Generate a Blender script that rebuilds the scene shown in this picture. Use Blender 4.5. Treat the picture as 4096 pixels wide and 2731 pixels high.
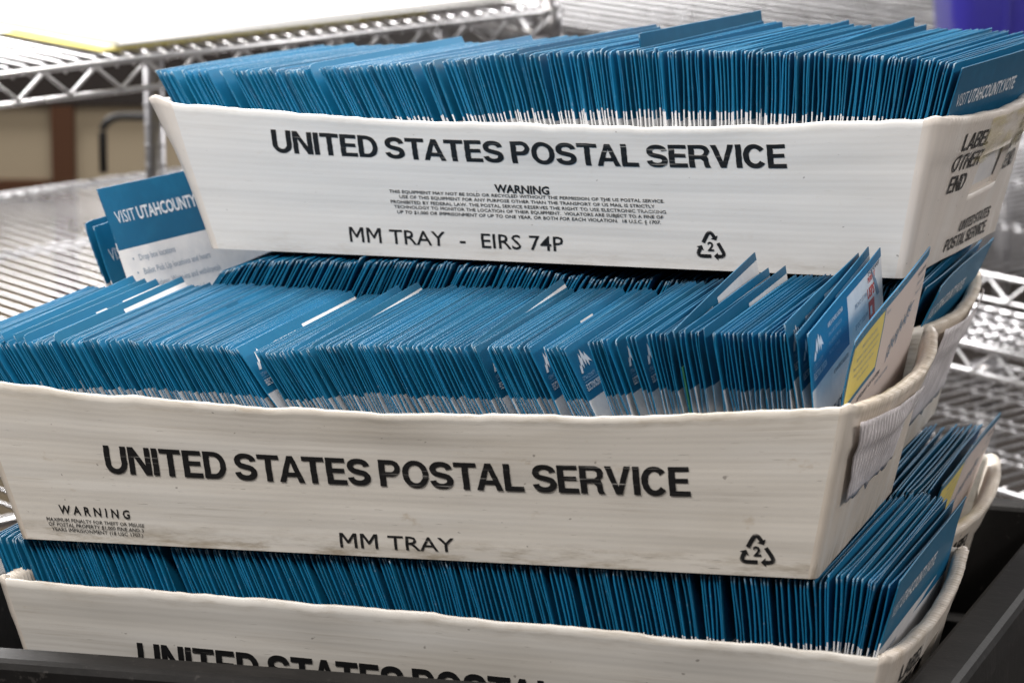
import bpy, bmesh, math, random
from mathutils import Vector, Matrix, noise
from mathutils.geometry import tessellate_polygon
from math import sin, cos, tan, pi, radians, sqrt, atan2

S = bpy.context.scene
for o in list(bpy.data.objects):
    bpy.data.objects.remove(o)

# ------------------------------------------------------------------ camera
CAM = Vector((0.6597, -1.992, 0.6656)); YAW, PITCH, ROLL = 0.3136, -0.1847, 0.0017
cd = bpy.data.cameras.new('camera'); cam = bpy.data.objects.new('camera', cd)
S.collection.objects.link(cam); S.camera = cam
cam.matrix_world = Matrix.Translation(CAM) @ Matrix.Rotation(YAW, 4, 'Z') @ Matrix.Rotation(pi/2 + PITCH, 4, 'X') @ Matrix.Rotation(ROLL, 4, 'Z')
cd.sensor_width = 36; cd.lens = 108.71; cd.clip_end = 100; cd.clip_start = 0.05
cd.dof.use_dof = True; cd.dof.focus_distance = 2.13; cd.dof.aperture_fstop = 10.5; cd.dof.aperture_blades = 8

# ------------------------------------------------------------------ light (indoor ceiling lamps, plus unseen ones added for fill and glints)
W = bpy.data.worlds.new('World'); S.world = W; W.use_nodes = True
W.node_tree.nodes['Background'].inputs[0].default_value = (1.0, 0.98, 0.97, 1)
W.node_tree.nodes['Background'].inputs[1].default_value = 0.10
S.view_settings.view_transform = 'Standard'; S.view_settings.look = 'None'
S.view_settings.exposure = 0.38; S.view_settings.gamma = 1.0
S.view_settings.use_curve_mapping = False
S.cycles.max_bounces = 6; S.cycles.diffuse_bounces = 3; S.cycles.glossy_bounces = 3
S.cycles.transmission_bounces = 3; S.cycles.transparent_max_bounces = 8
S.cycles.use_denoising = True


def lamp(name, loc, target, sx, sy, power, col=(1, 0.96, 0.9), spread=pi):
    l = bpy.data.lights.new(name, 'AREA'); l.shape = 'RECTANGLE'; l.size = sx; l.size_y = sy
    l.energy = power; l.color = col; l.spread = spread
    o = bpy.data.objects.new(name, l); S.collection.objects.link(o)
    o.location = loc
    o.rotation_euler = (Vector(target) - Vector(loc)).to_track_quat('-Z', 'Y').to_euler()
    return o


lamp('ceiling_lamp', (-0.35, 0.75, 1.65), (-0.2, 0.3, 0.3), 1.3, 0.3, 38)
lamp('ceiling_lamp', (-0.42, -0.98, 1.42), (0.0, 0.1, 0.25), 1.2, 0.3, 24, (1, .95, .90))
lamp('ceiling_lamp', (1.9, -0.5, 1.50), (0.2, 0.1, 0.2), 1.2, 0.3, 17, (1, .94, .89))  # added fill lamp, brightens the right-hand faces of trays and envelopes
lamp('ceiling_lamp', (-1.5, 2.0, 1.60), (-0.9, 1.3, 0.33), 1.3, 0.3, 30, (1, .98, .97))
lamp('ceiling_lamp', (-3.4, 2.5, 2.05), (-0.8, 1.1, 0.33), 2.0, 0.6, 75, (1, .98, .97))  # unseen lamp, put where the upper shelf wires mirror it as glints
lamp('ceiling_lamp', (-3.0, 5.8, 2.00), (-0.4, 4.0, 0.15), 2.2, 0.8, 45, (1, .98, .97))  # unseen lamp added to brighten the distant wire shelves
lamp('ceiling_lamp', (1.9, 4.6, 1.90), (0.05, 1.9, 0.0), 2.0, 0.6, 45, (1, .98, .97))  # added lamp, brightens the wire shelves at the right


# ------------------------------------------------------------------ helpers
def tag(o, label=None, cat=None, group=None, kind=None):
    if label: o['label'] = label
    if cat: o['category'] = cat
    if group: o['group'] = group
    if kind: o['kind'] = kind
    return o


def empty(name, loc=(0, 0, 0), mat=None):
    o = bpy.data.objects.new(name, None); S.collection.objects.link(o); o.empty_display_size = 0.05
    if mat is not None: o.matrix_world = mat
    else: o.location = loc
    return o


class MB:
    """vertices, faces, one uv per face corner and a material index per face"""
    def __init__(s): s.v = []; s.f = []; s.m = []; s.uv = []; s.sm = []
    def vert(s, p): s.v.append(tuple(p)); return len(s.v) - 1
    def face(s, idx, uvs=None, m=0, smooth=False):
        s.f.append(tuple(idx)); s.m.append(m); s.sm.append(smooth)
        s.uv.append(uvs if uvs else [(0, 0)]*len(idx))
    def mesh(s, name, mats):
        me = bpy.data.meshes.new(name); me.from_pydata(s.v, [], s.f); me.update()
        ul = me.uv_layers.new(name='UVMap').data
        flat = [c for u in s.uv for p in u for c in p]
        ul.foreach_set('uv', flat)
        me.polygons.foreach_set('material_index', s.m)
        me.polygons.foreach_set('use_smooth', s.sm)
        for m in mats: me.materials.append(m)
        return me
    def build(s, name, mats, parent=None):
        o = bpy.data.objects.new(name, s.mesh(name, mats)); S.collection.objects.link(o)
        if parent: o.parent = parent
        return o
    def box(s, c, d, m=0, rot=None):
        c = Vector(c); d = Vector(d)/2
        b = []
        for i in range(8):
            q = Vector((d.x*(1 if i & 1 else -1), d.y*(1 if i & 2 else -1), d.z*(1 if i & 4 else -1)))
            if rot is not None: q = rot @ q
            b.append(s.vert(c + q))
        for q in ((0, 2, 3, 1), (4, 5, 7, 6), (0, 1, 5, 4), (2, 6, 7, 3), (0, 4, 6, 2), (1, 3, 7, 5)):
            s.face([b[k] for k in q], m=m)
    def tube(s, pts, r, n=8, m=0, cap=True):
        pts = [Vector(p) for p in pts]; rings = []
        for i, p in enumerate(pts):
            t = (pts[min(i+1, len(pts)-1)] - pts[max(i-1, 0)]).normalized()
            a = t.cross(Vector((0, 0, 1)))
            if a.length < 0.05: a = t.cross(Vector((1, 0, 0)))
            a.normalize(); b = t.cross(a)
            rings.append([s.vert(p + a*(r*cos(2*pi*k/n)) + b*(r*sin(2*pi*k/n))) for k in range(n)])
        for A, B in zip(rings, rings[1:]):
            for k in range(n): s.face((A[k], A[(k+1) % n], B[(k+1) % n], B[k]), m=m, smooth=True)
        if cap: s.face(rings[0][::-1], m=m); s.face(rings[-1], m=m)


def sm(a, b, x):
    t = max(0., min(1., (x-a)/(b-a))); return t*t*(3-2*t)


def interp(tab, x):
    if x <= tab[0][0]: return tab[0][1]
    for (a, p), (b, q) in zip(tab, tab[1:]):
        if x <= b: return p + (q-p)*(x-a)/(b-a)
    return tab[-1][1]


def nz(*a): return noise.noise(Vector((a + (0, 0, 0))[:3]))


# ------------------------------------------------------------------ node materials
class NM:
    def __init__(s, name):
        s.mat = bpy.data.materials.new(name); s.mat.use_nodes = True
        s.t = s.mat.node_tree; s.n = s.t.nodes; s.bsdf = s.n['Principled BSDF']; s.out = s.n['Material Output']
    def link(s, a, b): s.t.links.new(a, b)
    def put(s, sock, v):
        if hasattr(v, 'is_output') or isinstance(v, bpy.types.NodeSocket): s.link(v, sock)
        elif isinstance(v, (tuple, list)) and len(v) == 3 and sock.type == 'RGBA': sock.default_value = (*v, 1)
        else: sock.default_value = v
    def math(s, op, a, b=0.0, c=0.0, clamp=False):
        n = s.n.new('ShaderNodeMath'); n.operation = op; n.use_clamp = clamp
        for i, v in enumerate((a, b, c)): s.put(n.inputs[i], v)
        return n.outputs[0]
    def uv(s):
        n = s.n.new('ShaderNodeUVMap'); n.uv_map = 'UVMap'
        x = s.n.new('ShaderNodeSeparateXYZ'); s.link(n.outputs[0], x.inputs[0]); return x.outputs[0], x.outputs[1]
    def pos(s):
        n = s.n.new('ShaderNodeTexCoord'); x = s.n.new('ShaderNodeSeparateXYZ'); s.link(n.outputs['Object'], x.inputs[0]); return x.outputs
    def vec(s, x, y, z=0.0):
        n = s.n.new('ShaderNodeCombineXYZ')
        for i, v in enumerate((x, y, z)): s.put(n.inputs[i], v)
        return n.outputs[0]
    def noise(s, v, scale=1.0, detail=3.0, rough=0.55, dist=0.0):
        n = s.n.new('ShaderNodeTexNoise'); s.link(v, n.inputs['Vector'])
        n.inputs['Scale'].default_value = scale; n.inputs['Detail'].default_value = detail
        n.inputs['Roughness'].default_value = rough; n.inputs['Distortion'].default_value = dist
        return n.outputs['Fac']
    def ss(s, x, a, b):
        n = s.n.new('ShaderNodeMapRange'); n.interpolation_type = 'SMOOTHSTEP'; n.clamp = True
        s.put(n.inputs[0], x); s.put(n.inputs[1], a); s.put(n.inputs[2], b); n.inputs[3].default_value = 0; n.inputs[4].default_value = 1
        return n.outputs[0]
    def mix(s, f, a, b):
        n = s.n.new('ShaderNodeMix'); n.data_type = 'RGBA'
        s.put(n.inputs[0], f); s.put(n.inputs[6], a); s.put(n.inputs[7], b); return n.outputs[2]
    def bump(s, h, strength, dist):
        n = s.n.new('ShaderNodeBump'); n.inputs['Strength'].default_value = strength; n.inputs['Distance'].default_value = dist
        s.link(h, n.inputs['Height']); s.link(n.outputs[0], s.bsdf.inputs['Normal'])
    def set(s, **k):
        names = dict(col='Base Color', rough='Roughness', metal='Metallic', spec='Specular IOR Level', alpha='Alpha', coat='Coat Weight')
        for a, v in k.items(): s.put(s.bsdf.inputs[names[a]], v)
        return s.mat


def flat(name, col, rough=0.6, metal=0.0, spec=0.4):
    m = NM(name); return m.set(col=col, rough=rough, metal=metal, spec=spec)


def plastic(name, dirt, warm, vertical=False, seed=0.0):
    m = NM(name); u, v = m.uv()
    if vertical: u, v = v, u
    band = m.noise(m.vec(m.math('MULTIPLY', u, 2.2), m.math('MULTIPLY', v, 75), seed), 1.0, 4, 0.6)
    soft = m.noise(m.vec(m.math('MULTIPLY', u, 5), m.math('MULTIPLY', v, 30), seed+7), 1.0, 3, 0.6)
    c = m.mix(m.ss(band, 0.30, 0.70), (0.735*warm[0], 0.735*warm[1], 0.735*warm[2]), (0.79*warm[0], 0.79*warm[1], 0.79*warm[2]))
    c = m.mix(m.math('MULTIPLY', m.ss(soft, 0.42, 0.75), 0.35), c, (0.86, 0.86, 0.85))
    streak = m.noise(m.vec(m.math('MULTIPLY', u, 9), m.math('MULTIPLY', v, 520), seed+3), 1.0, 5, 0.75)
    zone = m.noise(m.vec(m.math('MULTIPLY', u, 9), m.math('MULTIPLY', v, 40), seed+11), 1.0, 3, 0.6)
    f = m.math('MULTIPLY', m.ss(streak, 0.46, 0.70), m.ss(zone, 0.45, 0.72))
    c = m.mix(m.math('MULTIPLY', f, dirt*0.5), c, (0.40, 0.345, 0.28))
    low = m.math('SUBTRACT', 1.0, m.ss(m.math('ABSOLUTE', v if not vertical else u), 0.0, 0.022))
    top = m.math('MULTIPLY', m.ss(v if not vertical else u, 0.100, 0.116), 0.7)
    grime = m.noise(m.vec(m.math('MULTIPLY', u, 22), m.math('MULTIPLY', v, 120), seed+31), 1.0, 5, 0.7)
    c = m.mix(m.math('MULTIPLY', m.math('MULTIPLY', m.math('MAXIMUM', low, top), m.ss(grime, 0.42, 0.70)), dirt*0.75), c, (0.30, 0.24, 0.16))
    haze_ = m.noise(m.vec(m.math('MULTIPLY', u, 4), m.math('MULTIPLY', v, 14), seed+41), 1.0, 3, 0.55)
    c = m.mix(m.math('MULTIPLY', m.ss(haze_, 0.45, 0.70), dirt*0.30), c, (0.52, 0.46, 0.37))
    sc = m.noise(m.vec(m.math('MULTIPLY', u, 60), m.math('MULTIPLY', v, 900), seed+51), 1.0, 2, 0.5)
    c = m.mix(m.math('MULTIPLY', m.ss(sc, 0.70, 0.76), dirt*0.5), c, (0.16, 0.14, 0.12))
    fl = m.math('ADD', 0.5, m.math('MULTIPLY', m.math('SINE', m.math('MULTIPLY', v, 2*pi/0.0047)), 0.5))
    c = m.mix(m.math('MULTIPLY', fl, 0.10), c, (0.50, 0.49, 0.48))
    blot = m.noise(m.vec(m.math('MULTIPLY', u, 30), m.math('MULTIPLY', v, 45), seed+21), 1.0, 4, 0.7)
    c = m.mix(m.math('MULTIPLY', m.ss(blot, 0.63, 0.76), dirt*0.40), c, (0.46, 0.36, 0.24))
    speck = m.noise(m.vec(m.math('MULTIPLY', u, 160), m.math('MULTIPLY', v, 210), seed+5), 1.0, 1, 0.5)
    c = m.mix(m.math('MULTIPLY', m.ss(speck, 0.76, 0.80), 0.55), c, (0.12, 0.10, 0.09))
    h = m.math('ADD', m.math('MULTIPLY', band, 0.7), m.math('MULTIPLY', m.math('SINE', m.math('MULTIPLY', v, 2*pi/0.0047)), 0.06))
    h = m.math('ADD', h, m.math('MULTIPLY', soft, 0.6))
    m.bump(h, 0.16, 0.0010)
    r = m.math('ADD', 0.30, m.math('MULTIPLY', streak, 0.22))
    return m.set(col=c, rough=r, spec=0.45)


def ink(name, col, wear, paper=(0.62, 0.60, 0.57), seed=0.0):
    m = NM(name); u, v = m.uv()
    a = m.noise(m.vec(m.math('MULTIPLY', u, 14), m.math('MULTIPLY', v, 420), seed), 1.0, 3, 0.65)
    b = m.noise(m.vec(m.math('MULTIPLY', u, 9), m.math('MULTIPLY', v, 20), seed+4), 1.0, 2, 0.5)
    f = m.math('MULTIPLY', m.ss(a, 0.60, 0.72), m.ss(b, 0.42, 0.60))
    return m.set(col=m.mix(m.math('MULTIPLY', f, wear), col, paper), rough=0.42, spec=0.4)


def paper(name, side, blue=(0.003, 0.136, 0.292)):
    """envelope paper. u = metres from the near short edge, v = metres down from the top edge"""
    m = NM(name); u, v = m.uv()
    oi = m.n.new('ShaderNodeObjectInfo'); at = m.n.new('ShaderNodeAttribute'); at.attribute_name = 'rnd'
    rnd = m.math('FRACT', m.math('ADD', oi.outputs['Random'], at.outputs['Fac']))
    rnd2 = m.math('FRACT', m.math('MULTIPLY', rnd, 7.31))
    jv = m.math('ADD', v, m.math('MULTIPLY', m.math('SUBTRACT', rnd2, 0.5), 0.0018))
    if side == 'front':
        isb = m.math('MAXIMUM', m.math('MULTIPLY', m.math('LESS_THAN', jv, 0.0375), m.math('LESS_THAN', u, 0.120)), m.math('LESS_THAN', jv, 0.0055))
    elif side == 'back':
        isb = m.math('LESS_THAN', jv, 0.0500)
    else:
        isb = m.math('LESS_THAN', jv, 0.0600 if side == 'edge_front' else 0.0438)
    mott = m.noise(m.vec(m.math('MULTIPLY', u, 60), m.math('MULTIPLY', v, 60), m.math('MULTIPLY', rnd, 50)), 1.0, 4, 0.6)
    k = m.math('ADD', 0.60, m.math('MULTIPLY', rnd, 0.48))
    b1 = m.n.new('ShaderNodeVectorMath'); b1.operation = 'SCALE'; b1.inputs[0].default_value = blue; m.link(k, b1.inputs['Scale'])
    bl = m.mix(m.math('MULTIPLY', m.ss(mott, 0.4, 0.8), 0.30), b1.outputs[0], (0.012, 0.175, 0.33))
    bl = m.mix(m.math('MULTIPLY', rnd2, 0.35), bl, (0.004, 0.140, 0.240))
    wh = m.mix(m.ss(mott, 0.3, 0.7), (0.66, 0.67, 0.70), (0.76, 0.76, 0.77))
    c = m.mix(isb, wh, bl)
    # rubbed fibres on the folds and corners
    wn = m.noise(m.vec(m.math('MULTIPLY', u, 260), m.math('MULTIPLY', v, 170), m.math('MULTIPLY', rnd, 90)), 1.0, 3, 0.7)
    side = 'edge' if side.startswith('edge') else side
    edge = m.math('MINIMUM', u, v) if side != 'edge' else v
    if side == 'edge':
        near = m.math('SUBTRACT', 1.0, m.ss(m.math('ADD', m.math('ABSOLUTE', u), v), 0.0, 0.006))
        w = m.math('MAXIMUM', m.math('MULTIPLY', m.ss(wn, 0.64, 0.76), 0.30), m.math('MULTIPLY', near, m.math('MULTIPLY', m.ss(wn, 0.42, 0.58), 0.8)))
    else:
        w = m.math('MULTIPLY', m.math('SUBTRACT', 1.0, m.ss(edge, 0.0001, 0.0007)), m.math('MULTIPLY', m.ss(wn, 0.48, 0.68), 0.45 if side == 'back' else 0.16))
    c = m.mix(m.math('MULTIPLY', w, 0.75), c, (0.50, 0.60, 0.66))
    m.bump(mott, 0.12, 0.001)
    return m.set(col=c, rough=0.50, spec=0.28)


M = {}
M['front'] = paper('envelope_front', 'front'); M['back'] = paper('envelope_back', 'back'); M['edge'] = paper('envelope_edge', 'edge'); M['edge_front'] = paper('envelope_fold', 'edge_front')
M['plain_blue'] = paper('envelope_hidden', 'back')
M['white_ink'] = flat('white_print', (0.72, 0.75, 0.80), 0.5)
M['grey_ink'] = flat('grey_blue_print', (0.20, 0.28, 0.38), 0.6)
M['pale_ink'] = flat('pale_blue_print', (0.25, 0.42, 0.60), 0.6)
M['navy_ink'] = flat('navy_print', (0.03, 0.06, 0.11), 0.6)
M['red_ink'] = flat('red_postmark', (0.62, 0.10, 0.09), 0.6)
M['yellow_print'] = flat('yellow_panel', (0.74, 0.62, 0.17), 0.55)
M['blue_print'] = flat('blue_border', (0.025, 0.16, 0.30), 0.5)
M['face_paper'] = flat('pinkish_paper', (0.66, 0.58, 0.55), 0.6)
M['green_paper'] = flat('green_paper', (.012, .10, .05), .6)
M['cream_paper'] = flat('cream_paper', (0.72, 0.70, 0.52), 0.6)
WARM = {'E': (1.0, 1.0, 1.0), 'B': (0.98, 0.93, 0.855), 'A': (0.92, 0.885, 0.83), 'C': (0.98, 0.93, 0.84), 'D': (0.98, 0.94, 0.87)}
DIRT = {'E': 0.36, 'B': 1.15, 'A': 0.9, 'C': 0.8, 'D': 0.6}
PL = {}
for i, k in enumerate('EBACD'):
    PL[k] = (plastic('tray_plastic', DIRT[k], WARM[k], False, 13.1*i), plastic('tray_end_plastic', DIRT[k], tuple(w*q for w, q in zip(WARM[k], (1.0, 0.93, 0.87))), True, 13.1*i+5))
M['ink'] = ink('black_print', (0.014, 0.014, 0.015), 0.8); M['ink_end'] = ink('black_print_end', (0.02, 0.018, 0.017), 0.25)


def chrome(name, col=(0.74, 0.73, 0.74), rough=0.28):
    m = NM(name); p = m.pos()
    n = m.noise(m.vec(p[0], p[1], p[2]), 9.0, 3, 0.6)
    return m.set(col=m.mix(m.ss(n, 0.35, 0.7), tuple(c*0.8 for c in col), col), rough=m.math('ADD', rough-0.06, m.math('MULTIPLY', n, 0.14)), metal=1.0)


M['chrome'] = chrome('chrome_wire'); M['post'] = chrome('chrome_post', (0.45, 0.44, 0.45), 0.35)

# ------------------------------------------------------------------ lettering
def arc(cx, cy, rx, ry, a0, a1, n=12, e=2.0):
    o = []
    for i in range(n+1):
        a = radians(a0 + (a1-a0)*i/n); c, s_ = cos(a), sin(a)
        o.append((cx + rx*math.copysign(abs(c)**(2/e), c), cy + ry*math.copysign(abs(s_)**(2/e), s_)))
    return o


def stroke(path, hw):
    L, R = [], []
    for i, p in enumerate(path):
        a = path[max(i-1, 0)]; b = path[min(i+1, len(path)-1)]
        dx, dy = b[0]-a[0], b[1]-a[1]; l = sqrt(dx*dx+dy*dy); nx, ny = -dy/l, dx/l; w = hw(i/(len(path)-1), abs(nx))
        L.append((p[0]+nx*w, p[1]+ny*w)); R.append((p[0]-nx*w, p[1]-ny*w))
    return L + R[::-1]


def S_path():
    p = arc(.39, .712, .285, .2, 2, 238, 18, 2.1)
    q = arc(.39, .288, .295, .2, 58, -180, 18, 2.1)
    return p + q


hwS = lambda t, nx: .092 + .020*nx
GL = {  # capital letters of a heavy grotesque, cap height 1: (advance width, outer outline, holes)
 'U': (.84, [(0, 1), (0, .38)] + arc(.42, .38, .42, .395, 180, 360)[1:] + [(.84, 1), (.618, 1), (.618, .37)] + arc(.42, .37, .198, .20, 360, 180)[1:] + [(.222, 1)], []),
 'N': (.83, [(0, 0), (0, 1), (.215, 1), (.618, .35), (.618, 1), (.83, 1), (.83, 0), (.60, 0), (.212, .66), (.212, 0)], []),
 'I': (.222, [(0, 0), (0, 1), (.222, 1), (.222, 0)], []),
 'T': (.79, [(0, 1), (.79, 1), (.79, .83), (.506, .83), (.506, 0), (.284, 0), (.284, .83), (0, .83)], []),
 'E': (.70, [(0, 0), (0, 1), (.685, 1), (.685, .83), (.222, .83), (.222, .60), (.645, .60), (.645, .44), (.222, .44), (.222, .17), (.70, .17), (.70, 0)], []),
 'D': (.81, [(0, 0), (0, 1), (.36, 1)] + arc(.36, .5, .45, .5, 90, -90, 16, 2.15)[1:], [[(.222, .17), (.222, .83), (.34, .83)] + arc(.34, .5, .26, .33, 90, -90, 16, 2.15)[1:]]),
 'S': (.78, stroke(S_path(), hwS), []),
 'A': (.91, [(0, 0), (.35, 1), (.56, 1), (.91, 0), (.695, 0), (.625, .21), (.28, .21), (.212, 0)], [[(.335, .37), (.575, .37), (.455, .755)]]),
 'P': (.76, [(0, 0), (0, 1), (.44, 1)] + arc(.44, .688, .32, .312, 90, -90)[1:] + [(.222, .376), (.222, 0)], [[(.222, .545), (.222, .835), (.41, .835)] + arc(.41, .69, .15, .145, 90, -90)[1:]]),
 'O': (.92, arc(.46, .5, .46, .515, 0, 360, 32, 2.1)[:-1], [arc(.46, .5, .25, .335, 0, 360, 28, 2.1)[:-1]]),
 'L': (.66, [(0, 0), (0, 1), (.222, 1), (.222, .175), (.66, .175), (.66, 0)], []),
 'R': (.82, [(0, 0), (0, 1), (.49, 1)] + arc(.49, .725, .31, .275, 90, -50)[1:] + [(.74, .40), (.765, .13), (.82, 0), (.605, 0), (.568, .10), (.555, .27), (.45, .375), (.222, .375), (.222, 0)], [[(.222, .545), (.222, .835), (.45, .835)] + arc(.45, .69, .145, .145, 90, -90)[1:]]),
 'V': (.88, [(0, 1), (.222, 1), (.445, .26), (.665, 1), (.88, 1), (.552, 0), (.335, 0)], []),
 'C': (.85, stroke(arc(.44, .5, .335, .415, 36, 324, 30, 2.1), lambda t, nx: .092 + .019*nx), []),
 'B': (.80, [(0, 0), (0, 1), (.45, 1)] + arc(.45, .755, .30, .245, 90, -62)[1:] + arc(.46, .285, .34, .285, 62, -90)[1:], [[(.222, .60), (.222, .83), (.42, .83)] + arc(.42, .715, .125, .115, 90, -90)[1:], [(.222, .165), (.222, .44), (.43, .44)] + arc(.43, .302, .15, .138, 90, -90)[1:]]),
 'H': (.82, [(0, 0), (0, 1), (.222, 1), (.222, .61), (.598, .61), (.598, 1), (.82, 1), (.82, 0), (.598, 0), (.598, .43), (.222, .43), (.222, 0)], []),
}


def heavy(text, gap=.060, word=.33):
    """triangles in 2-D, total width, letter centres"""
    x = 0; tris = []; mids = []; prev = ' '
    for ch in text:
        if ch == ' ': x += word - gap; prev = ' '; continue
        x += {'TA': -.10, 'AT': -.10, 'RV': -.03, 'LA': 0}.get(prev + ch, 0); prev = ch
        w, out, holes = GL[ch]
        loops = [[Vector((p[0]+x, p[1], 0)) for p in l] for l in [out] + holes]
        flatp = [p for l in loops for p in l]
        for t in tessellate_polygon(loops):
            tris.append([(flatp[i].x, flatp[i].y) for i in t])
        mids.append((ch, x + w/2)); x += w + gap
    return tris, x - gap, mids


_cache = {}
def _raw(text, bold):
    key = (text, bold)
    if key in _cache: return _cache[key]
    c = bpy.data.curves.new('f', 'FONT'); c.body = text; c.size = 1; c.offset = bold; c.resolution_u = 2
    c.fill_mode = 'FRONT'
    o = bpy.data.objects.new('f', c); S.collection.objects.link(o)
    dg = bpy.context.evaluated_depsgraph_get(); me = o.evaluated_get(dg).to_mesh(); me.calc_loop_triangles()
    tris = [[(me.vertices[i].co.x, me.vertices[i].co.y/.729) for i in p.vertices] for p in me.loop_triangles]
    xs = [p[0] for t in tris for p in t] or [0, 0]
    o.evaluated_get(dg).to_mesh_clear(); bpy.data.objects.remove(o); bpy.data.curves.remove(c)
    _cache[key] = (tris, min(xs), max(xs)); return _cache[key]


def font(text, bold=0.0, space=1.0):
    """lettering set character by character: triangles (cap height 1), width"""
    def wd(t): r = _raw(t, 0.0); return r[2] - r[1]
    hh = wd('HH'); x = 0; out = []
    for ch in text:
        if ch == ' ': x += .30; continue
        if ch == 'M':
            w = .098 + 2*bold; l, r, m_ = .075-bold, .715+bold, .395
            loop = [(l, 0), (l, 1), (l+w*1.25, 1), (m_, .52-bold), (r-w*1.25, 1), (r, 1), (r, 0), (r-w, 0), (r-w, .78), (m_+w*.30, .30-bold), (m_-w*.30, .30-bold), (l+w, .78), (l+w, 0)]
            L = [Vector((p[0], p[1], 0)) for p in loop]
            tr = [[(L[i].x, L[i].y) for i in t] for t in tessellate_polygon([L])]
        else: tr = _raw(ch, bold)[0]
        out += [[(p[0]+x, p[1]) for p in t] for t in tr]
        x += (wd('H'+ch+'H') - hh)*space
    xs = [p[0] for t in out for p in t]; x0, x1 = min(xs), max(xs)
    return [[(p[0]-x0, p[1]) for p in t] for t in out], x1-x0, None


def recycle():
    """three chasing arrows round a 2, in a unit box"""
    ctrl = [(.5, 1.0), (.97, .12), (.03, .12)]
    pts = []
    n = 3
    def lerp(a, b, t): return (a[0]+(b[0]-a[0])*t, a[1]+(b[1]-a[1])*t)
    for i in range(3):
        a, b, c = ctrl[i-1], ctrl[i], ctrl[(i+1) % 3]
        p, q = lerp(b, a, .20), lerp(b, c, .20)
        for k in range(9):
            t = k/8; pts.append(lerp(lerp(p, b, t), lerp(b, q, t), t))
        r = lerp(c, b, .20)
        for k in range(1, 8): pts.append(lerp(q, r, k/8))
    N = len(pts); tris = []
    seg = N//3
    def quad(P):
        for k in range(1, len(P)-1): tris.append([P[0], P[k], P[k+1]])
    for i in range(3):
        st = i*seg + 12
        path = [pts[(st+k) % N] for k in range(seg-2)]
        hw0 = .058
        for a, b in [(path[k], path[k+1]) for k in range(len(path)-1)]:
            dx, dy = b[0]-a[0], b[1]-a[1]; l = sqrt(dx*dx+dy*dy)+1e-9; nx, ny = -dy/l*hw0, dx/l*hw0
            quad([(a[0]+nx, a[1]+ny), (b[0]+nx, b[1]+ny), (b[0]-nx, b[1]-ny), (a[0]-nx, a[1]-ny)])
        a, b = path[-2], path[-1]; dx, dy = b[0]-a[0], b[1]-a[1]; l = sqrt(dx*dx+dy*dy); dx /= l; dy /= l
        tris.append([(b[0]-dy*.13, b[1]+dx*.13), (b[0]+dx*.13, b[1]+dy*.13), (b[0]+dy*.13, b[1]-dx*.13)])
    f, w, _ = font('2', .03)
    for t in f: tris.append([(.5 + (p[0]-w/2)*.42, .30 + p[1]*.30) for p in t])
    return tris, 1.0, None


def place(mb, g, left, right, h, fn, m, ds=0.010, dt=0.003, h2=None, uvs=(1, 1), jit=0.0):
    """lay 2-D lettering between the baseline ends left/right (surface coordinates), cut into a grid so it follows fn(s, t)"""
    tris, w, _ = g
    bm = bmesh.new()
    for t in tris:
        vs = []
        for x, y in t:
            k = x/w; hh = h if h2 is None else h + (h2-h)*k
            vs.append(bm.verts.new((left[0] + (right[0]-left[0])*k, left[1] + (right[1]-left[1])*k + y*hh, 0)))
        try: bm.faces.new(vs)
        except ValueError: pass
    xs = [v.co.x for v in bm.verts]; ys = [v.co.y for v in bm.verts]
    for ax, lo, hi, d in ((0, min(xs), max(xs), ds), (1, min(ys), max(ys), dt)):
        k = math.floor(lo/d) + 1
        while k*d < hi:
            no = (1, 0, 0) if ax == 0 else (0, 1, 0); co = (k*d, 0, 0) if ax == 0 else (0, k*d, 0)
            bmesh.ops.bisect_plane(bm, geom=bm.verts[:] + bm.edges[:] + bm.faces[:], plane_co=co, plane_no=no); k += 1
    idx = {}
    for v in bm.verts:
        s_, t_ = v.co.x, v.co.y
        if jit: s_ += jit*nz(t_*70, 3.3) + jit*.5*nz(s_*30, t_*60, 9)
        idx[v] = (mb.vert(fn(s_, t_)), (v.co.x*uvs[0], v.co.y*uvs[1]))
    for f in bm.faces:
        q = [idx[v] for v in f.verts]
        a = sum((f.verts[i].co.x*f.verts[(i+1) % len(q)].co.y - f.verts[(i+1) % len(q)].co.x*f.verts[i].co.y) for i in range(len(q)))
        if a < 0: q.reverse()
        mb.face([i for i, _ in q], [u for _, u in q], m)
    bm.free()


# ------------------------------------------------------------------ trays
LT, LB, WT, WB, TH = .6149, .5614, .2960, .2574, .1156
POSE = {'A': (0, 0, 0, 0, 0), 'B': (-.0259, .0123, .1463, .0065, .0307), 'E': (-.0091, .3034, .3007, -.0884, .0236),
        'C': (-.0471, .3002, .1531, .0064, 0), 'D': (-.0286, .3085, 0, -.0003, 0)}
SH = {'E': (.006, .011), 'B': (.006, .013), 'A': (.004, -.004), 'C': (.01, .004), 'D': (.01, .004)}
MW = {k: Matrix.Translation(p[:3]) @ Matrix.Rotation(p[3], 4, 'Z') @ Matrix.Rotation(-p[4], 4, 'Y') for k, p in POSE.items()}
FLARE = {'E': .013, 'B': .003}   # how far the worn left corners lean out
SEED = {'A': 1.7, 'B': 4.2, 'C': 8.8, 'D': 12.1, 'E': 16.4}


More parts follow.
